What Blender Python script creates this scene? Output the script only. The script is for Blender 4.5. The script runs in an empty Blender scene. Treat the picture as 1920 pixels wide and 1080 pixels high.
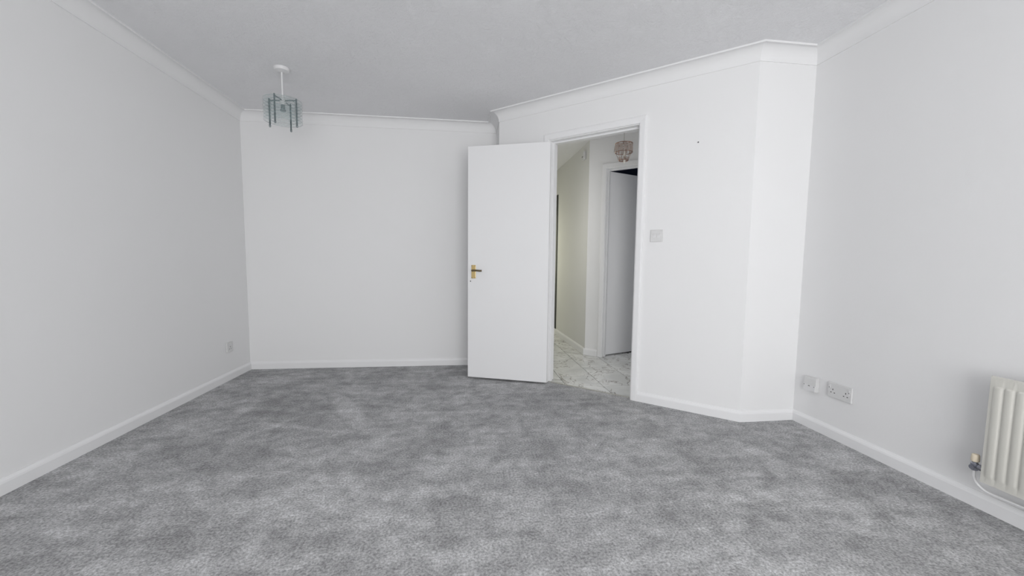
import bpy, bmesh, math, random
from mathutils import Vector, Matrix
random.seed(7)
sc = bpy.context.scene
C = sc.collection

# ---------------------------------------------------------------- camera
H = 2.3133                       # ceiling height
CAMH = 1.007
cam_data = bpy.data.cameras.new('camera'); cam = bpy.data.objects.new('camera', cam_data); C.objects.link(cam)
cam_data.sensor_width = 36.0; cam_data.sensor_fit = 'HORIZONTAL'
cam_data.lens = 760.0 / 1920 * 36
cam_data.shift_y = (555.97 - 540) / 1920
cam_data.clip_start = 0.02
R = Matrix(((9.92623946e-01, 0.0, 1.21234076e-01), (-1.20812762e-01, 8.32963861e-02, 9.89174397e-01), (1.00983990e-02, 9.96524818e-01, -8.26819828e-02)))
cam.matrix_world = Matrix(((R[0][0], R[0][1], -R[0][2], 0), (R[1][0], R[1][1], -R[1][2], 0), (R[2][0], R[2][1], -R[2][2], CAMH), (0, 0, 0, 1)))
sc.camera = cam

# ---------------------------------------------------------------- world, lights, exposure
sc.view_settings.view_transform = 'Standard'; sc.view_settings.look = 'None'
sc.view_settings.gamma = 1.0; sc.view_settings.use_curve_mapping = False
sc.view_settings.exposure = 0.0
w = bpy.data.worlds.new('world'); sc.world = w; w.use_nodes = True
w.node_tree.nodes['Background'].inputs[0].default_value = (0.95, 0.97, 1.0, 1)
w.node_tree.nodes['Background'].inputs[1].default_value = 1.5
YR = -1.90                       # rear wall (behind the camera)

def area(name, loc, target, sx, sy, power, col):
    d = bpy.data.lights.new(name, 'AREA'); d.shape = 'RECTANGLE'; d.size = sx; d.size_y = sy
    d.energy = power; d.color = col
    o = bpy.data.objects.new(name, d); C.objects.link(o); o.location = loc
    o.rotation_euler = (Vector(target) - Vector(loc)).to_track_quat('-Z', 'Y').to_euler()
    return o
WIN = (-0.67, 1.43, 0.10, 2.08)   # rear window x0,x1,z0,z1
area('window_daylight', (0.38, YR - 0.16, 1.09), (0.15, 3, 3.1), 2.1, 1.9, 96, (1.0, 0.995, 0.985))
area('front_door_daylight', (0.78, 6.35, 1.1), (1.3, 4.2, 0.1), 0.5, 1.4, 7, (1.0, 0.98, 0.78))
area('hall_side_fill', (0.50, 4.20, 1.1), (1.5, 4.12, 0.8), 0.5, 1.6, 3.2, (1.0, 0.985, 0.93))  # added fill, no opening here; brightens the far hall wall
area('hall_end_fill', (2.40, 2.80, 1.1), (1.45, 4.15, 0.5), 0.3, 1.3, 4.8, (0.99, 0.99, 1.0))  # added fill without a real source, grades the inner door from its hinge side
area('back_room_daylight', (3.3, 5.2, 1.5), (2.0, 4.4, 1.2), 0.5, 0.8, 1.2, (0.62, 0.72, 1.0))

# ---------------------------------------------------------------- materials
def new_mat(name):
    m = bpy.data.materials.new(name); m.use_nodes = True
    nt = m.node_tree; return m, nt, nt.nodes['Principled BSDF']
def N(nt, t, **kw):
    n = nt.nodes.new(t)
    for k, v in kw.items():
        if k in n.inputs: n.inputs[k].default_value = v
        else: setattr(n, k, v)
    return n
def plain(name, col, rough=0.5, metal=0.0, spec=0.5, bump=0.0, scale=200, var=0.0, vscale=1.0, coords='Object'):
    m, nt, b = new_mat(name)
    b.inputs['Base Color'].default_value = (*col, 1); b.inputs['Roughness'].default_value = rough
    b.inputs['Metallic'].default_value = metal; b.inputs['Specular IOR Level'].default_value = spec
    tc = N(nt, 'ShaderNodeTexCoord')
    nz = N(nt, 'ShaderNodeTexNoise', Scale=scale, Detail=4.0)
    nt.links.new(tc.outputs[coords], nz.inputs['Vector'])
    if bump:
        bp = N(nt, 'ShaderNodeBump', Strength=bump, Distance=0.002)
        nt.links.new(nz.outputs['Fac'], bp.inputs['Height']); nt.links.new(bp.outputs[0], b.inputs['Normal'])
    if var:
        n2 = N(nt, 'ShaderNodeTexNoise', Scale=vscale, Detail=3.0)
        nt.links.new(tc.outputs[coords], n2.inputs['Vector'])
        mx = N(nt, 'ShaderNodeMix', data_type='RGBA')
        mx.inputs['A'].default_value = (*[c * (1 - var) for c in col], 1); mx.inputs['B'].default_value = (*[min(1, c * (1 + var)) for c in col], 1)
        nt.links.new(n2.outputs['Fac'], mx.inputs['Factor']); nt.links.new(mx.outputs['Result'], b.inputs['Base Color'])
    return m

M = {}
M['wall'] = plain('wall_paint', (0.865, 0.866, 0.872), 0.75, spec=0.25, bump=0.12, scale=140, var=0.012, vscale=1.3)
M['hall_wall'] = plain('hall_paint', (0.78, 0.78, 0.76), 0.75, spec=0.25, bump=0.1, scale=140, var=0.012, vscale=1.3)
M['wood'] = plain('white_gloss_woodwork', (0.87, 0.872, 0.882), 0.32, spec=0.5, bump=0.02, scale=60)
M['door'] = plain('white_door_paint', (0.85, 0.852, 0.862), 0.38, spec=0.5, bump=0.03, scale=90)
M['cove'] = plain('cove_paint', (0.865, 0.866, 0.874), 0.7, spec=0.25, bump=0.05, scale=60)
M['plastic'] = plain('white_plastic', (0.72, 0.72, 0.72), 0.35)
M['plastic_shade'] = plain('white_plastic_rocker', (0.78, 0.78, 0.79), 0.3)
M['slot'] = plain('dark_slot', (0.03, 0.03, 0.03), 0.6)
M['slot_grey'] = plain('shadowed_slot', (0.16, 0.16, 0.16), 0.6)
M['radiator'] = plain('cream_radiator_enamel', (0.70, 0.69, 0.64), 0.35)
M['rad_dark'] = plain('cream_convector', (0.5, 0.49, 0.45), 0.5)
M['chrome'] = plain('dull_chrome', (0.32, 0.33, 0.38), 0.3, metal=0.9)
M['tube'] = plain('brushed_grey_metal', (0.22, 0.25, 0.26), 0.35, metal=0.6)
M['brass'] = plain('polished_brass', (0.62, 0.47, 0.22), 0.32, metal=0.85)
M['brass_dark'] = plain('dark_lever_brass', (0.16, 0.125, 0.07), 0.35, metal=0.7)
M['cap'] = plain('cream_valve_cap', (0.78, 0.69, 0.54), 0.5)
M['pipe'] = plain('white_painted_pipe', (0.80, 0.80, 0.81), 0.4)
M['cream'] = plain('candle_bulb_glass', (0.9, 0.88, 0.82), 0.25)
M['dark'] = plain('dark_strip', (0.025, 0.028, 0.02), 0.5)
M['navy'] = plain('back_room_painted_dark', (0.035, 0.05, 0.09), 0.8)  # darkness of the unlit back room put into its wall colour
M['grout'] = plain('grey_grout', (0.10, 0.097, 0.09), 0.9, bump=0.3, scale=300)
M['strip'] = plain('aluminium_threshold', (0.50, 0.49, 0.45), 0.4, metal=0.4)
M['copper'] = plain('copper_crystal_frame', (0.36, 0.22, 0.17), 0.3, metal=0.8)
M['screw'] = plain('steel_screw', (0.10, 0.10, 0.11), 0.4, metal=0.6)

def ceiling_mat():
    m, nt, b = new_mat('textured_ceiling')
    b.inputs['Roughness'].default_value = 0.9; b.inputs['Specular IOR Level'].default_value = 0.15
    tc = N(nt, 'ShaderNodeTexCoord')
    n1 = N(nt, 'ShaderNodeTexNoise', Scale=22.0, Detail=7.0, Roughness=0.65, Distortion=1.4)
    n2 = N(nt, 'ShaderNodeTexVoronoi', Scale=9.0)
    nt.links.new(tc.outputs['Object'], n1.inputs['Vector']); nt.links.new(n1.outputs['Color'], n2.inputs['Vector'])
    n3 = N(nt, 'ShaderNodeTexNoise', Scale=2.2, Detail=4.0); nt.links.new(tc.outputs['Object'], n3.inputs['Vector'])
    ad = N(nt, 'ShaderNodeMath', operation='MULTIPLY_ADD'); ad.inputs[1].default_value = 0.25
    nt.links.new(n2.outputs['Distance'], ad.inputs[0]); nt.links.new(n1.outputs['Fac'], ad.inputs[2])
    bp = N(nt, 'ShaderNodeBump', Strength=0.6, Distance=0.013)
    nt.links.new(ad.outputs[0], bp.inputs['Height']); nt.links.new(bp.outputs[0], b.inputs['Normal'])
    cr = N(nt, 'ShaderNodeValToRGB'); nt.links.new(n3.outputs['Fac'], cr.inputs[0])
    cr.color_ramp.elements[0].position = 0.3; cr.color_ramp.elements[0].color = (0.90, 0.902, 0.922, 1)
    cr.color_ramp.elements[1].position = 0.7; cr.color_ramp.elements[1].color = (0.935, 0.937, 0.955, 1)
    nt.links.new(cr.outputs[0], b.inputs['Base Color'])
    return m
M['ceiling'] = ceiling_mat()

NAP = [(-0.754, 2.768, -60.1, 0.443, 0.09, 1.26), (-1.022, 2.53, -19.5, 0.417, 0.035, 1.22), (-1.206, 3.072, 5.8, 0.355, 0.05, 1.14), (-1.19, 2.958, -46.9, 0.537, 0.3, 0.88), (-0.625, 1.744, -30.2, 0.62, 0.2, 1.06), (1.191, 2.058, -91.2, 0.313, 0.1, 0.92), (-1.251, 2.274, 9.8, 0.284, 0.25, 0.9)]
def carpet_mat():
    m, nt, b = new_mat('grey_twist_pile_carpet')
    b.inputs['Roughness'].default_value = 0.95; b.inputs['Specular IOR Level'].default_value = 0.05
    tc = N(nt, 'ShaderNodeTexCoord'); V = tc.outputs['Object']
    L = nt.links.new
    fine = N(nt, 'ShaderNodeTexNoise', Scale=105.0, Detail=3.0, Roughness=0.7); L(V, fine.inputs['Vector'])
    mid = N(nt, 'ShaderNodeTexNoise', Scale=14.0, Detail=5.0, Roughness=0.6, Distortion=0.3); L(V, mid.inputs['Vector'])
    big = N(nt, 'ShaderNodeTexNoise', Scale=3.6, Detail=7.0, Roughness=0.66, Distortion=0.4); L(V, big.inputs['Vector'])
    # stretched brush / vacuum strokes
    mp = N(nt, 'ShaderNodeMapping'); mp.inputs['Rotation'].default_value = (0, 0, math.radians(24)); mp.inputs['Scale'].default_value = (1.1, 6.5, 1)
    L(V, mp.inputs['Vector'])
    st = N(nt, 'ShaderNodeTexNoise', Scale=1.6, Detail=3.0, Roughness=0.5, Distortion=0.4); L(mp.outputs[0], st.inputs['Vector'])
    def ramp(src, p0, p1, a, bb):
        r = N(nt, 'ShaderNodeMapRange'); r.inputs['From Min'].default_value = p0; r.inputs['From Max'].default_value = p1
        r.inputs['To Min'].default_value = a; r.inputs['To Max'].default_value = bb; L(src, r.inputs['Value']); return r.outputs[0]
    f = ramp(fine.outputs['Fac'], 0.34, 0.66, 0.62, 1.38)
    g = ramp(mid.outputs['Fac'], 0.36, 0.64, 0.85, 1.15)
    h = ramp(big.outputs['Fac'], 0.40, 0.60, 0.86, 1.14)
    s = ramp(st.outputs['Fac'], 0.40, 0.62, 0.92, 1.08)
    prev = f
    # brushed nap marks left on the pile: (x, y, angle, half length, half width, factor)
    wob = N(nt, 'ShaderNodeTexNoise', Scale=5.0, Detail=3.0); L(V, wob.inputs['Vector'])
    wv = N(nt, 'ShaderNodeVectorMath', operation='MULTIPLY_ADD'); wv.inputs[1].default_value = (.06, .06, 0); L(wob.outputs['Color'], wv.inputs[0]); L(V, wv.inputs[2])
    marks = []
    for mx_, my_, a_, hl_, hw_, fac in NAP:
        mp2 = N(nt, 'ShaderNodeMapping', vector_type='TEXTURE')
        mp2.inputs['Location'].default_value = (mx_ + .03, my_ + .03, 0); mp2.inputs['Rotation'].default_value = (0, 0, math.radians(a_)); mp2.inputs['Scale'].default_value = (hl_, hw_, 1)
        L(wv.outputs[0], mp2.inputs['Vector'])
        le = N(nt, 'ShaderNodeVectorMath', operation='LENGTH'); L(mp2.outputs[0], le.inputs[0])
        marks.append(ramp(le.outputs['Value'], 0.55, 1.0, fac, 1.0))
    for o in (g, h, s, *marks):
        mu = N(nt, 'ShaderNodeMath', operation='MULTIPLY'); L(prev, mu.inputs[0]); L(o, mu.inputs[1]); prev = mu.outputs[0]
    mx = N(nt, 'ShaderNodeVectorMath', operation='SCALE'); mx.inputs[0].default_value = (0.425, 0.427, 0.433)
    L(prev, mx.inputs['Scale']); L(mx.outputs[0], b.inputs['Base Color'])
    bp = N(nt, 'ShaderNodeBump', Strength=0.5, Distance=0.006); L(fine.outputs['Fac'], bp.inputs['Height']); L(bp.outputs[0], b.inputs['Normal'])
    return m
M['carpet'] = carpet_mat()

def marble_mat():
    m, nt, b = new_mat('grey_veined_marble_tile')
    b.inputs['Roughness'].default_value = 0.22
    L = nt.links.new
    tc = N(nt, 'ShaderNodeTexCoord'); oi = N(nt, 'ShaderNodeObjectInfo')
    cm = N(nt, 'ShaderNodeCombineXYZ'); mu = N(nt, 'ShaderNodeMath', operation='MULTIPLY'); mu.inputs[1].default_value = 37.0
    L(oi.outputs['Random'], mu.inputs[0]); L(mu.outputs[0], cm.inputs[2])
    ad = N(nt, 'ShaderNodeVectorMath', operation='ADD'); L(tc.outputs['Object'], ad.inputs[0]); L(cm.outputs[0], ad.inputs[1])
    def vein(scale, dist, width, det=5.0):
        n = N(nt, 'ShaderNodeTexNoise', Scale=scale, Detail=det, Roughness=0.6, Distortion=dist); L(ad.outputs[0], n.inputs['Vector'])
        a = N(nt, 'ShaderNodeMath', operation='SUBTRACT'); a.inputs[1].default_value = 0.5; L(n.outputs['Fac'], a.inputs[0])
        c = N(nt, 'ShaderNodeMath', operation='ABSOLUTE'); L(a.outputs[0], c.inputs[0])
        r = N(nt, 'ShaderNodeMapRange'); r.inputs['From Max'].default_value = width; r.inputs['To Min'].default_value = 1; r.inputs['To Max'].default_value = 0
        L(c.outputs[0], r.inputs['Value']); return r.outputs[0]
    v1 = vein(2.0, 1.3, 0.013); v2 = vein(6.0, 1.0, 0.014)
    msk = N(nt, 'ShaderNodeTexNoise', Scale=5.0, Detail=2.0); L(ad.outputs[0], msk.inputs['Vector'])
    mr = N(nt, 'ShaderNodeMapRange'); mr.inputs['From Min'].default_value = 0.45; mr.inputs['From Max'].default_value = 0.62; L(msk.outputs['Fac'], mr.inputs['Value'])
    m2 = N(nt, 'ShaderNodeMath', operation='MULTIPLY'); L(v2, m2.inputs[0]); L(mr.outputs[0], m2.inputs[1])
    mxx = N(nt, 'ShaderNodeMath', operation='MAXIMUM'); L(v1, mxx.inputs[0]); L(m2.outputs[0], mxx.inputs[1])
    sc_ = N(nt, 'ShaderNodeMath', operation='MULTIPLY'); sc_.inputs[1].default_value = 0.85; L(mxx.outputs[0], sc_.inputs[0])
    base = N(nt, 'ShaderNodeValToRGB'); L(msk.outputs['Fac'], base.inputs[0])
    base.color_ramp.elements[0].position = 0.35; base.color_ramp.elements[0].color = (0.68, 0.69, 0.68, 1)
    base.color_ramp.elements[1].position = 0.65; base.color_ramp.elements[1].color = (0.88, 0.885, 0.87, 1)
    mix = N(nt, 'ShaderNodeMix', data_type='RGBA'); L(sc_.outputs[0], mix.inputs['Factor'])
    L(base.outputs[0], mix.inputs['A']); mix.inputs['B'].default_value = (0.14, 0.11, 0.09, 1)
    L(mix.outputs['Result'], b.inputs['Base Color'])
    return m
M['marble'] = marble_mat()

def glass_mat(name, col, alpha, ior=1.45, rough=0.05):
    m, nt, b = new_mat(name)
    b.inputs['Base Color'].default_value = (*col, 1); b.inputs['Roughness'].default_value = rough
    b.inputs['Alpha'].default_value = alpha; b.inputs['IOR'].default_value = ior
    b.inputs['Specular IOR Level'].default_value = 0.8
    return m
M['glass'] = glass_mat('pale_teal_glass', (0.60, 0.74, 0.75), 0.16)
M['glass_edge'] = glass_mat('teal_glass_edge', (0.30, 0.42, 0.43), 0.45)
M['crystal'] = glass_mat('smoky_crystal', (0.62, 0.52, 0.47), 0.5)
M['pane'] = glass_mat('window_pane', (1, 1, 1), 0.06)

# ---------------------------------------------------------------- mesh helpers
def link(name, bm, mat, parent=None, smooth=False, extra=None):
    me = bpy.data.meshes.new(name); bmesh.ops.recalc_face_normals(bm, faces=bm.faces); bm.to_mesh(me); bm.free()
    me.materials.append(M[mat])
    for e in (extra or []): me.materials.append(M[e])
    if smooth:
        for p in me.polygons: p.use_smooth = True
        try: me.set_sharp_from_angle(angle=math.radians(35))
        except Exception: pass
    o = bpy.data.objects.new(name, me); C.objects.link(o)
    if parent: o.parent = parent
    return o
def tag(o, label=None, cat=None, kind=None, group=None):
    if label: o['label'] = label
    if cat: o['category'] = cat
    if kind: o['kind'] = kind
    if group: o['group'] = group
    return o
def empty(name, loc, rotz, label, cat, kind=None, group=None):
    o = bpy.data.objects.new(name, None); C.objects.link(o); o.location = loc; o.rotation_euler = (0, 0, rotz)
    o.empty_display_size = 0.05
    return tag(o, label, cat, kind, group)
def box(bm, x0, x1, y0, y1, z0, z1, bev=0.0, mat=0, T=None):
    v = [bm.verts.new((x, y, z)) for x in (x0, x1) for y in (y0, y1) for z in (z0, z1)]
    if T:
        for a in v: a.co = T @ a.co
    f = [bm.faces.new([v[i] for i in q]) for q in ((0, 1, 3, 2), (4, 6, 7, 5), (0, 4, 5, 1), (2, 3, 7, 6), (0, 2, 6, 4), (1, 5, 7, 3))]
    for a in f: a.material_index = mat
    if bev:
        es = list({e for a in f for e in a.edges})
        bmesh.ops.bevel(bm, geom=es, offset=bev, segments=2, affect='EDGES', profile=0.6)
    return bm
def BM(): return bmesh.new()
def lathe(bm, prof, c=(0, 0, 0), seg=24, axis=None):
    rings = []
    Mx = axis.to_track_quat('Z', 'Y').to_matrix() if axis else Matrix.Identity(3)
    c = Vector(c)
    for r, z in prof:
        if r < 1e-6: rings.append([bm.verts.new(c + Mx @ Vector((0, 0, z)))])
        else: rings.append([bm.verts.new(c + Mx @ Vector((r * math.cos(2 * math.pi * i / seg), r * math.sin(2 * math.pi * i / seg), z))) for i in range(seg)])
    for a, b in zip(rings, rings[1:]):
        for i in range(seg):
            j = (i + 1) % seg
            if len(a) == 1 and len(b) == 1: continue
            if len(a) == 1: bm.faces.new((a[0], b[i], b[j]))
            elif len(b) == 1: bm.faces.new((a[i], a[j], b[0]))
            else: bm.faces.new((a[i], a[j], b[j], b[i]))
    return bm
def rod(bm, a, b, r, seg=10):
    a, b = Vector(a), Vector(b); d = b - a
    return lathe(bm, [(0, 0), (r, 0), (r, d.length), (0, d.length)], a, seg, d)
def tube(bm, pts, r, seg=10):
    pts = [Vector(p) for p in pts]; rings = []; up = Vector((0.3, 0.1, 1)).normalized()
    for i, p in enumerate(pts):
        t = (pts[min(i + 1, len(pts) - 1)] - pts[max(i - 1, 0)]).normalized()
        s = t.cross(up);  s = s.normalized() if s.length > 1e-4 else t.orthogonal().normalized()
        u = s.cross(t); up = u
        rings.append([bm.verts.new(p + r * (math.cos(2 * math.pi * k / seg) * s + math.sin(2 * math.pi * k / seg) * u)) for k in range(seg)])
    for a, b in zip(rings, rings[1:]):
        for i in range(seg):
            j = (i + 1) % seg; bm.faces.new((a[i], a[j], b[j], b[i]))
    bm.faces.new(rings[0]); bm.faces.new(rings[-1][::-1])
    return bm

# ---------------------------------------------------------------- plan of the room (metres)
XL, XR, YB = -1.953, 2.159, 3.9626
BEND = Vector((1.7768, 2.35)); ANG = math.radians(41.687)
D = Vector((-math.cos(ANG), math.sin(ANG)))          # along the angled wall, away from the bend
NI = Vector((-math.sin(ANG), -math.cos(ANG)))        # its normal, into the room
EXT = BEND + D * ((0.32 - BEND.x) / D.x)
PTS = [Vector(p) for p in ((XL, YR), (XL, YB), (0.32, YB), tuple(EXT), tuple(BEND), (XR, 2.353), (XR, YR))]
NAMES = ['left', 'far', 'return', 'angled', 'alcove', 'right', 'rear']
n = len(PTS)
def off(i, d):
    """corner i moved d metres into the room, mitred"""
    p0, p, p1 = PTS[i - 1], PTS[i], PTS[(i + 1) % n]
    a, b = (p - p0).normalized(), (p1 - p).normalized()
    na, nb = Vector((a.y, -a.x)), Vector((b.y, -b.x))
    den = 1 + na.dot(nb)
    return p + (na + nb) * (d / den)
def sweep(bm, i, prof, k0=None, k1=None, mat=0):
    """profile [(d, z)...] along wall i between its two corners (mitred) or cut square at distances k0/k1 from the first corner"""
    j = (i + 1) % n
    a, b = PTS[i], PTS[j]; t = (b - a).normalized(); nr = Vector((t.y, -t.x))
    A, B = [], []
    for d, z in prof:
        p = off(i, d) if k0 is None else a + t * k0 + nr * d
        q = off(j, d) if k1 is None else a + t * k1 + nr * d
        A.append(bm.verts.new((p.x, p.y, z))); B.append(bm.verts.new((q.x, q.y, z)))
    m = len(prof)
    for k in range(m):
        l = (k + 1) % m; f = bm.faces.new((A[k], A[l], B[l], B[k])); f.material_index = mat
    bm.faces.new(A); bm.faces.new(B[::-1])
    return bm

WT = 0.12
LEN_ANG = (EXT - BEND).length
KR, KL = 0.718, 1.435            # door opening measured from the bend
OH = 1.990                        # opening height
LIN = 0.030                       # lining thickness
def slab(i, z0, z1, **k): return lambda bm: sweep(bm, i, [(0, z0), (0, z1), (-WT, z1), (-WT, z0)], **k)
wall_lab = {'left': 'long plain white wall on the left with a single low socket', 'far': 'plain white far wall behind the open door',
            'return': 'short white return wall hidden behind the open door', 'angled': 'white angled wall around the doorway with a light switch',
            'alcove': 'narrow white wall between the angled wall and the right wall', 'right': 'white wall on the right with sockets and radiator',
            'rear': 'white wall behind the camera with the window'}
for i, nm in enumerate(NAMES):
    bm = BM()
    if nm == 'angled':
        a0 = LEN_ANG - (KL + LIN); a1 = LEN_ANG - (KR - LIN)
        sweep(bm, i, [(0, -0.02), (0, H + .05), (-WT, H + .05), (-WT, -0.02)], None, a0)
        sweep(bm, i, [(0, -0.02), (0, H + .05), (-WT, H + .05), (-WT, -0.02)], a1, None)
        sweep(bm, i, [(0, OH + LIN), (0, H + .05), (-WT, H + .05), (-WT, OH + LIN)], a0, a1)
    elif nm == 'rear':
        L_ = (PTS[0] - PTS[6]).length; u0, u1 = XR - WIN[1], XR - WIN[0]
        for z0, z1, k0, k1 in ((-0.02, H + .05, None, u0), (-0.02, H + .05, u1, None), (-0.02, WIN[2], u0, u1), (WIN[3], H + .05, u0, u1)):
            sweep(bm, i, [(0, z0), (0, z1), (-WT, z1), (-WT, z0)], k0, k1)
    else:
        slab(i, -0.02, H + .05)(bm)
    tag(link('wall_' + nm, bm, 'wall'), wall_lab[nm], 'wall', 'structure')

# ceiling
bm = BM()
box(bm, XL - .1, 3.9, YR - .1, 6.6, H, H + 0.1)
tag(link('ceiling', bm, 'ceiling'), 'white ceiling with a swirled plaster texture', 'ceiling', 'structure')

# carpeted floor with tongue into the doorway
bm = BM()
def P2(k, d): v = BEND + D * k + NI * d; return (v.x, v.y)
poly = [tuple(PTS[0]), tuple(PTS[1]), tuple(PTS[2]), tuple(PTS[3]), P2(KL, 0), P2(KL, -0.030), P2(KR, -0.030), P2(KR, 0), tuple(PTS[4]), tuple(PTS[5]), tuple(PTS[6])]
top = [bm.verts.new((x, y, 0.0)) for x, y in poly]; bot = [bm.verts.new((x, y, -0.012)) for x, y in poly]
bm.faces.new(top); bm.faces.new(bot[::-1])
for k in range(len(poly)):
    l = (k + 1) % len(poly); bm.faces.new((top[k], top[l], bot[l], bot[k]))
tag(link('floor', bm, 'carpet'), 'grey speckled fitted carpet over the whole room', 'floor', 'structure')

# skirting boards
SK = [(0, 0), (0.015, 0), (0.015, 0.050), (0.0125, 0.058), (0.008, 0.064), (0.005, 0.070), (0, 0.070)]
AW, AT = 0.050, 0.016            # architrave width and thickness
for i, nm in enumerate(NAMES):
    bm = BM()
    if nm == 'angled':
        sweep(bm, i, SK, None, LEN_ANG - KL - AW); sweep(bm, i, SK, LEN_ANG - KR + AW, None)
    else: sweep(bm, i, SK)
    tag(link('baseboard_' + nm, bm, 'wood'), {'left': 'white skirting board along the left wall', 'far': 'white skirting board along the far wall left of the door', 'return': 'white skirting board on the short return behind the door',
        'angled': 'white skirting board right of the doorway', 'alcove': 'short white skirting board beside the right corner', 'right': 'white skirting board under the radiator', 'rear': 'white skirting board behind the camera'}[nm], 'skirting board', 'structure')

# coving, one length per wall
S = 0.0813
cv = [(0, H), (0, H - S), (0.005, H - S), (0.005, H - S + 0.004)]
for k in range(1, 9):
    t = k / 9 * math.pi / 2
    cv.append((S - 0.008 - (S - 0.013) * math.cos(t), H - 0.006 - (S - 0.010) * (1 - math.sin(t))))
cv += [(S - 0.008, H - 0.006), (S - 0.006, H - 0.011), (S, H - 0.010), (S, H)]
for i, nm in enumerate(NAMES):
    bm = BM(); sweep(bm, i, cv)
    o = link('trim_%d' % (i + 1), bm, 'cove', smooth=True)
    tag(o, {'left': 'white concave coving along the top of the left wall', 'far': 'white concave coving along the top of the far wall', 'return': 'short end of white coving returning above the open door',
        'angled': 'white concave coving above the doorway on the angled wall', 'alcove': 'short white coving beside the right corner', 'right': 'white concave coving along the top of the right wall', 'rear': 'white concave coving behind the camera'}[nm], 'coving', 'structure')

# rear window (behind the camera)
wn = empty('window_1', ((WIN[0] + WIN[1]) / 2, YR - WT / 2, WIN[2]), 0, 'wide white framed window behind the camera', 'window', 'structure')
hw = (WIN[1] - WIN[0]) / 2; hh = WIN[3] - WIN[2]
for k, (x0, x1, z0, z1) in enumerate([(-hw, hw, 0, .06), (-hw, hw, hh - .06, hh), (-hw, -hw + .06, .06, hh - .06), (hw - .06, hw, .06, hh - .06), (-.03, .03, .06, hh - .06)]):
    link('frame', box(BM(), x0, x1, -.03, .03, z0, z1, .004), 'wood', wn)
for x0, x1 in ((-hw + .06, -.03), (.03, hw - .06)):
    link('pane', box(BM(), x0, x1, -.003, .003, .06, hh - .06), 'pane', wn)
link('sill', box(BM(), -hw - .04, hw + .04, 0.03, .16, -.03, -.002, .004), 'wood', wn)

# ---------------------------------------------------------------- doorway frame: local frame x along the wall to the right, y out of the room, z up
def wall_frame(P, ang): return Matrix.Translation((P.x, P.y, 0)) @ Matrix.Rotation(ang, 4, 'Z')
dorig = BEND + D * KL
ROTA = -ANG                       # local +x = towards the bend
def door_frame(name, orig, rotz, width, oh, lin, wt, label, stop0, far=True, near=True, mat='wood'):
    e = empty(name, (orig.x, orig.y, 0), rotz, label, 'door frame', 'structure')
    W = width
    link('jamb', box(BM(), -lin, 0, 0, wt, 0, oh + lin), mat, e)
    link('jamb', box(BM(), W, W + lin, 0, wt, 0, oh + lin), mat, e)
    link('head', box(BM(), 0, W, 0, wt, oh, oh + lin), mat, e)
    s0, s1 = stop0, stop0 + 0.035
    link('door_stop', box(BM(), 0, 0.013, s0, s1, 0, oh, .0015), mat, e)
    link('door_stop', box(BM(), W - 0.013, W, s0, s1, 0, oh, .0015), mat, e)
    link('door_stop', box(BM(), 0.013, W - 0.013, s0, s1, oh - .013, oh, .0015), mat, e)
    def arch(y0, y1):
        # mitred architrave with a rounded outer edge
        g = 0.006
        for side in ('left', 'right', 'top'):
            bm = BM(); prof = [(g, 0), (g, .010), (g + .006, .0135), (g + AW * .75, .016), (g + AW - .003, .014), (g + AW, .010), (g + AW, 0)]
            A, B = [], []
            for d, t in prof:
                y = y0 - t if y0 < y1 else y0 + t
                if side == 'left': a, b = (-d, y, 0), (-d, y, oh + d)
                elif side == 'right': a, b = (W + d, y, 0), (W + d, y, oh + d)
                else: a, b = (-d, y, oh + d), (W + d, y, oh + d)
                A.append(bm.verts.new(a)); B.append(bm.verts.new(b))
            for k in range(len(prof)):
                l = (k + 1) % len(prof); bm.faces.new((A[k], A[l], B[l], B[k]))
            bm.faces.new(A); bm.faces.new(B[::-1])
            link('architrave', bm, mat, e)
    if near: arch(0, 1)
    if far: arch(wt, 0)
    return e
fr = door_frame('trim_8', dorig, ROTA, KL - KR, OH, LIN, WT, 'white moulded door frame around the doorway in the angled wall', 0.042)
link('threshold_bar', box(BM(), 0.0, KL - KR, 0.026, 0.042, -.004, 0.004, .0012), 'strip', fr)
hp = BM()
for z in (0.22, 1.0, 1.75): rod(hp, (-0.004, -0.006, z - .04), (-0.004, -0.006, z + .04), .006)
link('hinge', hp, 'chrome', fr)

# ---------------------------------------------------------------- open room door
FE, HE = Vector((0.0455, 3.484)), Vector((0.693, 3.243))       # visible face: free edge, hinge edge
dv = HE - FE; WL = dv.length; da = math.atan2(dv.y, dv.x)
dr = empty('door_1', (FE.x, FE.y, 0), da, 'plain white flush door standing open against the angled wall', 'door', 'structure')
Z0, Z1 = 0.016, 1.968
link('leaf', box(BM(), 0, WL, 0, 0.035, Z0, Z1, .0015), 'door', dr)
pz0, pz1 = 0.872, 0.986
pl = link('handle_plate', box(BM(), 0.033, 0.071, -0.006, 0, pz0, pz1, .002), 'brass', dr)
bm = BM(); zc = 0.940
rod(bm, (0.052, -0.006, zc), (0.052, -0.042, zc), .009, 14)
tube(bm, [(0.048, -.042, zc), (0.070, -.044, zc + .001), (0.095, -.045, zc), (0.120, -.043, zc - .002), (0.136, -.040, zc - .001)], .0075, 12)
lv = link('lever', bm, 'brass_dark', pl, smooth=True); lv['label'] = 'dark lever'
for x in (0.038, 0.066):
    for z in (pz0 + .007, pz1 - .007): link('screw', lathe(BM(), [(0, .0022), (.0025, .0018), (.0032, 0)], (x, -.006, z), 10, Vector((0, -1, 0))), 'screw', pl)

bm = BM(); lathe(bm, [(0, .001), (.004, .001), (.005, 0)], (0.024, 0, 0.848), 12, Vector((0, -1, 0)))
sp = link('small_hole', bm, 'slot', dr); sp['label'] = 'tiny dark hole below the handle'
# latch edge plate on the free edge
link('latch_plate', box(BM(), -0.001, 0.001, .008, .027, .87, .99, 0), 'brass', dr)

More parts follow.
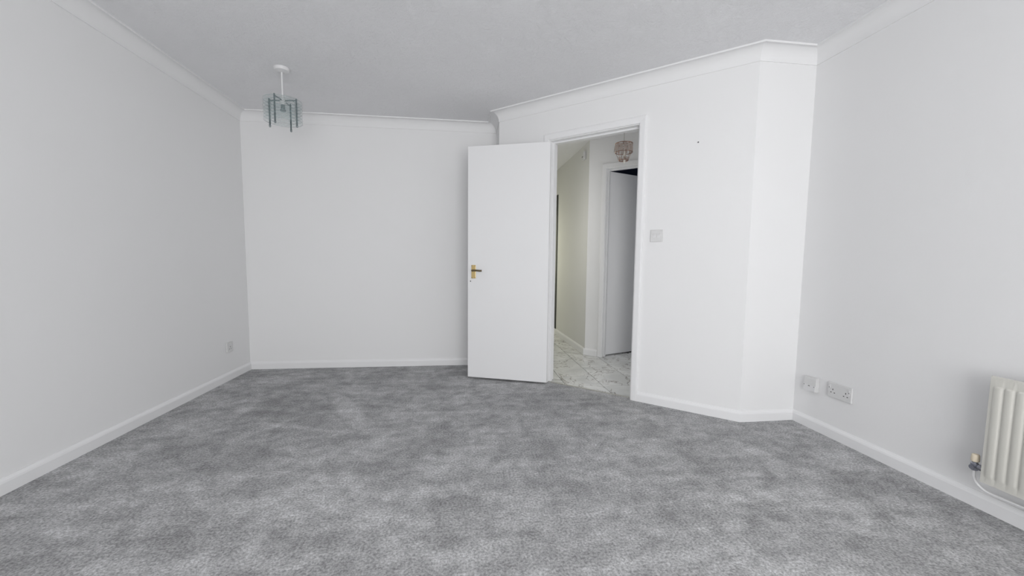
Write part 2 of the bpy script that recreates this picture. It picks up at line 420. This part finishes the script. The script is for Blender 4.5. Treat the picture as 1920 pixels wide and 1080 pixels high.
# ---------------------------------------------------------------- hall beyond the doorway
HA = Vector((1.345, 4.300))                     # corner between the two hall walls
bd = Vector((math.cos(ANG), -math.sin(ANG)))    # along hall wall B to the right
bn = Vector((math.sin(ANG), math.cos(ANG)))     # out of the hall
def prism(bm, pts, z0, z1):
    a = [bm.verts.new((p[0], p[1], z0)) for p in pts]; b = [bm.verts.new((p[0], p[1], z1)) for p in pts]
    bm.faces.new(a[::-1]); bm.faces.new(b)
    for k in range(len(pts)):
        l = (k + 1) % len(pts); bm.faces.new((a[k], a[l], b[l], b[k]))
    return bm
AF = Vector((1.315, 6.5))
ZT = H + .05
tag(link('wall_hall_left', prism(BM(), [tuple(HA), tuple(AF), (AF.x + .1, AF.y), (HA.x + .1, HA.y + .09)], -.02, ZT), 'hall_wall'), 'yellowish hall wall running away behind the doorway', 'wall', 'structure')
KD0, KD1 = 0.204, 0.934                          # second door opening along wall B
T2 = 0.10; L2 = 0.028
def BP(k, d): v = HA + bd * k + bn * d; return (v.x, v.y)
bm = BM()
prism(bm, [BP(0, 0), BP(KD0 - L2, 0), BP(KD0 - L2, T2), BP(0, T2)], -.02, ZT)
prism(bm, [BP(KD1 + L2, 0), BP(2.1, 0), BP(2.1, T2), BP(KD1 + L2, T2)], -.02, ZT)
prism(bm, [BP(KD0 - L2, 0), BP(KD1 + L2, 0), BP(KD1 + L2, T2), BP(KD0 - L2, T2)], OH + L2, ZT)
tag(link('wall_hall_far', bm, 'wall'), 'grey-white hall wall around the second inner doorway', 'wall', 'structure')
f2 = door_frame('trim_9', Vector(BP(KD0, 0)), -ANG, KD1 - KD0, OH, L2, T2, 'white door frame of the inner doorway seen across the hall', 0.030, far=False, mat='wood')
# outer walls of hall
bm = BM(); prism(bm, [(0.32, YB + .12), (0.44, YB + .12), (0.44, 6.5), (0.32, 6.5)], -.02, ZT)
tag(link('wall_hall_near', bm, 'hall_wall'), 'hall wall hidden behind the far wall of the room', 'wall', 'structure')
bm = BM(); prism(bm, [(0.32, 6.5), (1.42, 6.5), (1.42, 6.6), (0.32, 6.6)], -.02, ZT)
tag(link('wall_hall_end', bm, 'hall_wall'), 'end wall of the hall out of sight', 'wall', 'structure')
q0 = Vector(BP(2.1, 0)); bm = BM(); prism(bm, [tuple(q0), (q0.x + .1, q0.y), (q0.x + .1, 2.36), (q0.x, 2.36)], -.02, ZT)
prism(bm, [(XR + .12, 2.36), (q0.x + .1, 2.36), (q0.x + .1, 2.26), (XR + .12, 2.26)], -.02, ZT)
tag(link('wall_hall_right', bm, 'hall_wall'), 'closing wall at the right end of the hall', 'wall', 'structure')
# room behind the second door, its unlit darkness painted on
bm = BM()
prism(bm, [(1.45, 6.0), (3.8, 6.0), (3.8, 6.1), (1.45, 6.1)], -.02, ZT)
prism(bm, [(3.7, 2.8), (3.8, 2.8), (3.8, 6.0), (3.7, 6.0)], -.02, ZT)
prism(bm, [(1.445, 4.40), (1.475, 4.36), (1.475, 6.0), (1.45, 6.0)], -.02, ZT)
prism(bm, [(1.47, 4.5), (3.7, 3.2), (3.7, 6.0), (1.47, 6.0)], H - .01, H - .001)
tag(link('wall_back_room', bm, 'navy'), 'interior of the room behind the inner door, its darkness painted navy', 'wall', 'structure')

# hall skirtings
def skirt_line(name, a, b, nr, label, z=0.075, t=0.016):
    a, b, nr = Vector(a), Vector(b), Vector(nr)
    bm = BM(); prof = [(0, 0), (t, 0), (t, z * .76), (t * .7, z * .9), (t * .35, z), (0, z)]
    A = [bm.verts.new((a.x + nr.x * d, a.y + nr.y * d, h)) for d, h in prof]; B = [bm.verts.new((b.x + nr.x * d, b.y + nr.y * d, h)) for d, h in prof]
    for k in range(len(prof)):
        l = (k + 1) % len(prof); bm.faces.new((A[k], A[l], B[l], B[k]))
    bm.faces.new(A); bm.faces.new(B[::-1])
    return tag(link(name, bm, 'wood'), label, 'skirting board', 'structure')
an = (HA - AF).normalized(); skirt_line('baseboard_hall_left', HA + Vector((0, -.012)), AF, Vector((an.y, -an.x)) if an.y > 0 else Vector((an.y, -an.x)), 'cream skirting board along the receding hall wall')
skirt_line('baseboard_hall_far', HA - bd * .012, BP(KD0 - 0.006 - AW, 0), -bn, 'short white skirting board left of the inner door frame')

# second door, opening away from the hall
lo = Vector((1.534, 4.220)); le = Vector((1.911, 4.382)); la = math.atan2(le.y - lo.y, le.x - lo.x)
d2 = empty('door_2', (lo.x, lo.y, 0), la, 'white flush inner door ajar, seen through the doorway', 'door', 'structure')
link('leaf', box(BM(), 0, 0.72, 0, 0.035, 0.010, 1.982, .0015), 'door', d2)
link('handle_plate', box(BM(), 0.655, 0.69, -.006, 0, .87, .99, .002), 'brass', d2)
bm = BM(); 
for z in (.22, 1.0, 1.72): rod(bm, (-.008, .0, z - .04), (-.008, .0, z + .04), .005)
link('hinge', bm, 'chrome', d2)

# hall floor: grout bed, tiles as children
hf = link('floor', prism(BM(), [P2(KL + .0, -.044), P2(KR, -.044), P2(KR, -.115), P2(0.2, -.13), (q0.x, 2.4), (3.7, 3.0), (3.7, 6.0), (0.44, 6.5), (0.44, 4.08), (0.46, 3.70), P2(KL, -.115)], -.03, -.006), 'grout')
tag(hf, 'grey veined marble-effect tiled floor of the hall', 'floor', 'structure')
def clip(poly, p, nrm):
    out = []
    for k in range(len(poly)):
        a, b = poly[k], poly[(k + 1) % len(poly)]
        da_, db_ = (a[0] - p[0]) * nrm[0] + (a[1] - p[1]) * nrm[1], (b[0] - p[0]) * nrm[0] + (b[1] - p[1]) * nrm[1]
        if da_ >= 0: out.append(a)
        if (da_ >= 0) != (db_ >= 0):
            t = da_ / (da_ - db_); out.append((a[0] + (b[0] - a[0]) * t, a[1] + (b[1] - a[1]) * t))
    return out
G = 0.0026
pcut = P2(0, -.044)
for ci in range(-2, 5):
    x0 = 1.1555 + 0.302 * ci
    ofs = 0.0 if ci % 2 == 0 else 0.30
    for ri in range(-3, 5):
        y0 = 3.170 + 0.603 * ri + ofs
        poly = [(x0 + G, y0 + G), (x0 + .302 - G, y0 + G), (x0 + .302 - G, y0 + .603 - G), (x0 + G, y0 + .603 - G)]
        poly = clip(poly, pcut, (-NI.x, -NI.y))
        # inside the doorway or beyond the wall's hall face; else hidden under the wall
        if len(poly) < 3: continue
        cx = sum(p[0] for p in poly) / len(poly); cy = sum(p[1] for p in poly) / len(poly)
        if cx < .44 or cx > 2.6 or cy > 5.9 or (cx > 1.45 and (Vector((cx, cy)) - HA).dot(bn) > .45) or (cx > 1.36 and cy > 4.75): continue
        if ci == -2: poly = clip(poly, (0.45, 0), (1, 0))
        if len(poly) < 3: continue
        cen = Vector((cx, cy, 0))
        bm = BM(); prism(bm, [(a - cx, b - cy) for a, b in poly], -.009, -.001)
        t = link('tile', bm, 'marble', hf); t.location = cen

# dark upright strip on the hall wall, above its skirting
yy = 5.655; xx = HA.x + (AF.x - HA.x) * (yy - HA.y) / (AF.y - HA.y)
tag(link('trim_10', box(BM(), xx - .012, xx, yy - .03, yy + .03, .076, 1.96, .002), 'dark'), 'dark narrow upright strip on the receding hall wall', 'trim', 'structure')

# small chime box on the hall wall
cb = empty('chime_box', (1.342 - .001, 4.455, 2.145), 0, 'small grey box mounted high on the receding hall wall', 'box')
link('cover', box(BM(), -.028, 0, -.04, .04, 0, .088, .006), 'plastic', cb)
link('sounder_slot', box(BM(), -.0295, -.027, -.02, .02, .03, .036), 'slot', cb)

# crystal ceiling light in the hall
hx, hy = 1.484, 3.703
hl = empty('hall_crystal_light', (hx, hy, H), 0, 'small copper coloured crystal chandelier hanging in the hall', 'ceiling light')
link('ceiling_plate', lathe(BM(), [(0, 0), (.05, 0), (.048, -.012), (.02, -.02), (0, -.02)], (0, 0, 0), 24), 'copper', hl, True)
link('rod', rod(BM(), (0, 0, -.018), (0, 0, -.22), .0022), 'strip', hl)
def ring(r, z, t=.004, seg=28):
    return tube(BM(), [(r * math.cos(a), r * math.sin(a), z) for a in [2 * math.pi * k / seg for k in range(seg + 1)]], t, 6)
zt = -.198
link('upper_ring', ring(.078, zt), 'copper', hl); link('middle_ring', ring(.078, zt - .078, .003), 'copper', hl)
link('lower_ring', ring(.042, zt - .150, .004), 'copper', hl)
bm = BM()
for k in range(3):
    a = k * math.pi / 3; rod(bm, (-.078 * math.cos(a), -.078 * math.sin(a), zt), (.078 * math.cos(a), .078 * math.sin(a), zt), .003, 6)
for k in range(6):
    a = k * math.pi / 3 + .4; rod(bm, (.074 * math.cos(a), .074 * math.sin(a), zt - .075), (.042 * math.cos(a), .042 * math.sin(a), zt - .150), .002, 6)
link('spokes', bm, 'copper', hl)
pm = BM(); box(pm, -.0135, .0135, -.0025, .0025, -.066, 0, .0012)
first = None
for k in range(14):
    a = 2 * math.pi * k / 14
    if first is None: o = first = link('crystal', pm, 'crystal', hl)
    else: o = first.copy(); C.objects.link(o); o.parent = hl
    o.location = (.078 * math.cos(a), .078 * math.sin(a), zt - .005 - (k % 2) * .006); o.rotation_euler = (random.uniform(-.15, .15), 0, a + math.pi / 2)
pm = BM(); lathe(pm, [(0, 0), (.006, -.01), (.009, -.022), (.005, -.034), (0, -.04)], (0, 0, 0), 8); first = None
for k in range(10):
    a = 2 * math.pi * k / 10
    if first is None: o = first = link('crystal_drop', pm, 'crystal', hl)
    else: o = first.copy(); C.objects.link(o); o.parent = hl
    o.location = (.042 * math.cos(a), .042 * math.sin(a), zt - .116)
bl = link('candle_bulb', lathe(BM(), [(0, -.118), (.010, -.112), (.011, -.09), (.0135, -.07), (.013, -.05), (.008, -.022), (.002, -.006), (0, -.004)], (0, -.02, zt - .055), 16), 'cream', hl, True)
bl['label'] = 'white candle bulb'
link('finial', lathe(BM(), [(0, 0), (.006, -.004), (.010, -.014), (.006, -.024), (0, -.028)], (0, -.02, zt - .155), 12), 'cream', hl, True)

# ---------------------------------------------------------------- glass tier pendant
px, py = -1.224, 3.052
pd = empty('glass_pendant_light', (px, py, H), 0, 'pendant ceiling light with stacked pale glass rings on four grey tubes', 'ceiling light')
link('ceiling_rose', lathe(BM(), [(0, 0), (.050, 0), (.050, -.010), (.044, -.019), (.018, -.024), (.008, -.028), (0, -.028)], (0, 0, 0), 32), 'plastic_shade', pd, True)
link('drop_rod', rod(BM(), (0, 0, -.02), (0, 0, -.20), .0058, 12), 'plastic_shade', pd, True)
ZA = 2.100 - H
link('hub', lathe(BM(), [(0, .03), (.014, .026), (.018, .01), (.018, -.02), (.012, -.03), (0, -.03)], (0, 0, ZA), 20), 'plastic', pd, True)
lh = link('lamp_holder', lathe(BM(), [(0, 0), (.013, 0), (.013, -.03), (.018, -.034), (.018, -.042), (0, -.042)], (0, 0, ZA - .028), 18), 'tube', pd, True)
TP = [(-.0905, .006), (-.016, -.0900), (.011, .0970), (.0925, -.012)]
for x, y in TP:
    l = math.hypot(x, y); ux, uy = x / l, y / l
    link('arm', tube(BM(), [(ux * .012, uy * .012, ZA), (x * .5, y * .5, ZA + .001), (x, y, ZA)], .0042, 8), 'tube', pd, True)
for x, y in TP:
    bm = BM(); lathe(bm, [(0, .014), (.0045, .013), (.0055, .010), (.0055, -.160), (.0065, -.162), (.0065, -.175), (.004, -.179), (0, -.179)], (x, y, ZA), 12)
    link('support_tube', bm, 'tube', pd, True)
def annulus(r0, r1, t, seg=40):
    bm = BM(); rr = [[bm.verts.new((r * math.cos(2 * math.pi * k / seg), r * math.sin(2 * math.pi * k / seg), z)) for k in range(seg)] for r, z in ((r0, -t), (r1, -t), (r1, t), (r0, t))]
    for q in range(4):
        a, b = rr[q], rr[(q + 1) % 4]
        for k in range(seg):
            l = (k + 1) % seg; f = bm.faces.new((a[k], a[l], b[l], b[k])); f.material_index = 1 if q in (1, 3) else 0
    return bm
first = None
for k in range(7):
    if first is None: o = first = link('glass_ring', annulus(.072, .120, .0018), 'glass', pd, extra=['glass_edge'])
    else: o = first.copy(); C.objects.link(o); o.parent = pd
    o.location = (0, 0, ZA - .005 - k * .0222)

# ---------------------------------------------------------------- electrical plates
def plate_empty(name, x, y, z, rz, label, cat): return empty(name, (x, y, z), rz, label, cat)
# local: x along the wall (right as seen from the room), y into the wall (negative = into the room), z up
def pins(e, cx, cz):
    link('pin_slot', box(BM(), cx - .0022, cx + .0022, -.0118, -.0105, cz + .004, cz + .013), 'slot', e)
    for sx in (-1, 1): link('pin_slot', box(BM(), cx + sx * .011 - .0038, cx + sx * .011 + .0038, -.0118, -.0105, cz - .012, cz - .0075), 'slot', e)
def screws(xs, z, y, e):
    for x in xs: link('screw', lathe(BM(), [(0, .0012), (.0028, .001), (.0034, 0)], (x, y, z), 10, Vector((0, -1, 0))), 'plastic_shade', e)
# double socket on right wall: local +x = -Y world
e = plate_empty('double_socket', XR - .0005, 2.030, .285, -math.pi / 2, 'white double power socket low on the right wall near the corner', 'socket')
link('face_plate', box(BM(), -.0735, .0735, -.0115, 0, -.043, .043, .003), 'plastic', e)
for cx, sx in ((-.040, -1), (.040, 1)):
    pins(e, cx, -.004)
    r = link('rocker', box(BM(), cx + sx * .021 - .005, cx + sx * .021 + .005, -.0145, -.010, .010, .028, .001), 'plastic_shade', e)
    link('indicator', box(BM(), cx + sx * .021 - .0022, cx + sx * .021 + .0022, -.0150, -.0143, .0115, .0155), 'slot', r)
screws((-.0605, .0605), 0.0, -.0112, e)
# phone box
e = plate_empty('phone_socket', XR - .0005, 2.214, .278, -math.pi / 2, 'white square telephone socket box, left of the double socket', 'socket')
link('box_body', box(BM(), -.0425, .0425, -.026, 0, -.043, .043, .003), 'plastic', e)
link('lower_cover', box(BM(), -.0415, .0415, -.030, -.0255, -.042, -.005, .002), 'plastic_shade', e)
link('port', box(BM(), -.006, .006, -.0308, -.0295, -.012, -.007), 'slot_grey', e)
for x in (-.036, .036): link('cover_notch', box(BM(), x - .0025, x + .0025, -.0308, -.0295, -.011, -.007), 'slot_grey', e)
# left wall single socket: local +x = +Y world
e = plate_empty('single_socket', XL + .0005, 3.627, .278, math.pi / 2, 'white single power socket low on the left wall', 'socket')
link('face_plate', box(BM(), -.0425, .0425, -.0115, 0, -.0415, .0415, .003), 'plastic', e)
pins(e, 0, -.006)
link('rocker', box(BM(), .012, .021, -.0145, -.010, .010, .026, .001), 'plastic_shade', e)
screws((-.030, .030), 0.0, -.0112, e)
# light switch on angled wall
sw = BEND + D * ((BEND.x - 1.3545) / -D.x)
e = plate_empty('light_switch', sw.x + NI.x * .0005, sw.y + NI.y * .0005, 1.207, -ANG, 'white square two-gang light switch right of the doorway', 'light switch')
link('face_plate', box(BM(), -.042, .042, -.009, 0, -.042, .042, .003), 'plastic', e)
for cx in (-.013, .013):
    bm = BM(); v = [bm.verts.new(c) for c in ((cx - .009, -.009, -.015), (cx + .009, -.009, -.015), (cx + .009, -.009, .015), (cx - .009, -.009, .015), (cx - .009, -.0105, -.0145), (cx + .009, -.0105, -.0145), (cx + .009, -.0155, .0145), (cx - .009, -.0155, .0145), (cx - .009, -.0110, 0), (cx + .009, -.0110, 0))]
    for q in ((0, 1, 2, 3), (4, 8, 9, 5), (8, 7, 6, 9), (0, 4, 5, 1), (3, 2, 6, 7)): bm.faces.new([v[i] for i in q])
    bm.faces.new([v[i] for i in (0, 3, 7, 8, 4)]); bm.faces.new([v[i] for i in (1, 5, 9, 6, 2)])
    link('rocker', bm, 'plastic_shade', e)
screws((-.030, .030), 0.0, -.0087, e)
# tiny screw left in the angled wall
ks = BEND + D * ((BEND.x - 1.535) / -D.x)
e = empty('wall_screw', (ks.x, ks.y, 1.807), -ANG, 'tiny dark screw left in the angled wall, right of the door frame', 'screw')
link('head', lathe(BM(), [(0, .004), (.003, .0035), (.0042, .001), (.0042, 0)], (0, -.004, 0), 12, Vector((0, -1, 0))), 'screw', e, True)
link('shank', rod(BM(), (0, -.005, 0), (0, .01, 0), .0015, 8), 'screw', e)

# ---------------------------------------------------------------- radiator on the right wall (local x along the wall towards the camera, y into wall)
RY, RL, RZ0, RZ1 = 1.330, 1.10, 0.145, 0.582
XF = XR - 0.090                   # front plane
rd = empty('radiator', (XF, RY, 0), -math.pi / 2, 'cream fluted panel radiator mounted on the right wall', 'radiator')
bm = BM(); mz, mt = 0.028, 0.036; pitch = 0.0333; nfl = int((RL - .03) / pitch)
# fluted pressed panel: cross section rows at several heights
xs = [0.0, 0.004, 0.013]
depth = {0.0: .006, 0.004: .0, 0.013: .0}
cols = [(0.0, 0.008, 0), (0.003, 0.001, 0), (0.011, 0.0, 0)]
x = 0.015
for k in range(nfl):
    # ridge (proud) then valley
    cols += [(x + .0005, 0.0, 0), (x + .004, -.0038, 1), (x + .010, -.0058, 1), (x + .021, -.0058, 1), (x + .027, -.0038, 1), (x + .0305, 0.0, 0)]
    x += pitch
cols += [(x, 0.0, 0), (RL - .003, .001, 0), (RL, .008, 0)]
rows = [(RZ0, .008, 0), (RZ0 + .003, .001, 0), (RZ0 + mz, 0, 0), (RZ0 + mz + .014, 0, 1), (RZ1 - mt - .006, 0, 1), (RZ1 - mt, 0, 0), (RZ1 - .003, .001, 0), (RZ1, .008, 0)]
grid = []
for z, ey, on_ in rows:
    grid.append([bm.verts.new((cx, max(ey, cy_ if cy_ > 0 else 0) + (cy_ if (on_ and cy_ < 0) else 0), z)) for cx, cy_, _ in cols])
for a, b in zip(grid, grid[1:]):
    for k in range(len(cols) - 1): bm.faces.new((a[k], a[k + 1], b[k + 1], b[k]))
# back side of the panel
q = [bm.verts.new(c) for c in ((0, .016, RZ0), (RL, .016, RZ0), (RL, .016, RZ1), (0, .016, RZ1))]
bm.faces.new(q)
bl_, br_, tr_, tl_ = grid[0], None, grid[-1], None
bm.faces.new([grid[0][k] for k in range(len(cols))] + [q[1], q[0]])
bm.faces.new([grid[-1][k] for k in range(len(cols))] + [q[2], q[3]])
bm.faces.new([r_[0] for r_ in grid] + [q[3], q[0]])
bm.faces.new([r_[-1] for r_ in grid] + [q[2], q[1]])
link('front_panel', bm, 'radiator', rd, smooth=True)
bm = BM()
for k in range(nfl): box(bm, .02 + k * pitch, .0215 + k * pitch, .0165, .045, RZ0 + .03, RZ1 - .03); 
box(bm, .02, RL - .02, .045, .047, RZ0 + .03, RZ1 - .03)
link('convector_fins', bm, 'rad_dark', rd)
for xb in (0.16, RL - .16):
    link('bracket', box(BM(), xb, xb + .03, .047, .0895, RZ0 + .05, RZ1 - .012, .001), 'radiator', rd)
# valve
v0 = (-.030, .020)                # valve axis
vz = 0.196
bm = BM(); lathe(bm, [(0, -.018), (.010, -.018), (.0125, -.012), (.0125, .010), (.009, .014), (.009, .022), (0, .022)], (v0[0], v0[1], vz), 16)
rod(bm, (v0[0], v0[1] - .016, vz - .004), (v0[0], v0[1] + .010, vz - .004), .0095, 12)
vb = link('valve_body', bm, 'chrome', rd, True)
bm = BM(); rod(bm, (v0[0], v0[1], vz), (.004, .012, vz), .007, 10); lathe(bm, [(0, 0), (.0125, 0), (.0125, .010), (0, .010)], (v0[0] + .014, v0[1], vz), 6, Vector((1, 0, 0)))
link('union_nut', bm, 'chrome', vb)
link('valve_cap', lathe(BM(), [(0, .050), (.010, .049), (.0125, .045), (.0135, .022), (.012, .019), (0, .019)], (v0[0], v0[1], vz), 14), 'cap', rd, True)['label'] = 'cream valve cap'
pp = [(v0[0], v0[1], vz - .016), (v0[0], v0[1] + .001, .150)]
for k in range(0, 9):
    t = k / 8 * math.pi / 2; pp.append((v0[0] + .055 * (1 - math.cos(t)), v0[1] + .002 + .015 * k / 8, .150 - .048 * math.sin(t)))
pp += [(v0[0] + .10, .046, .099), (.25, .06, .096), (RL - .1, .062, .096), (RL + .15, .062, .096)]
link('pipe', tube(BM(), pp, .0055, 10), 'pipe', rd, True)
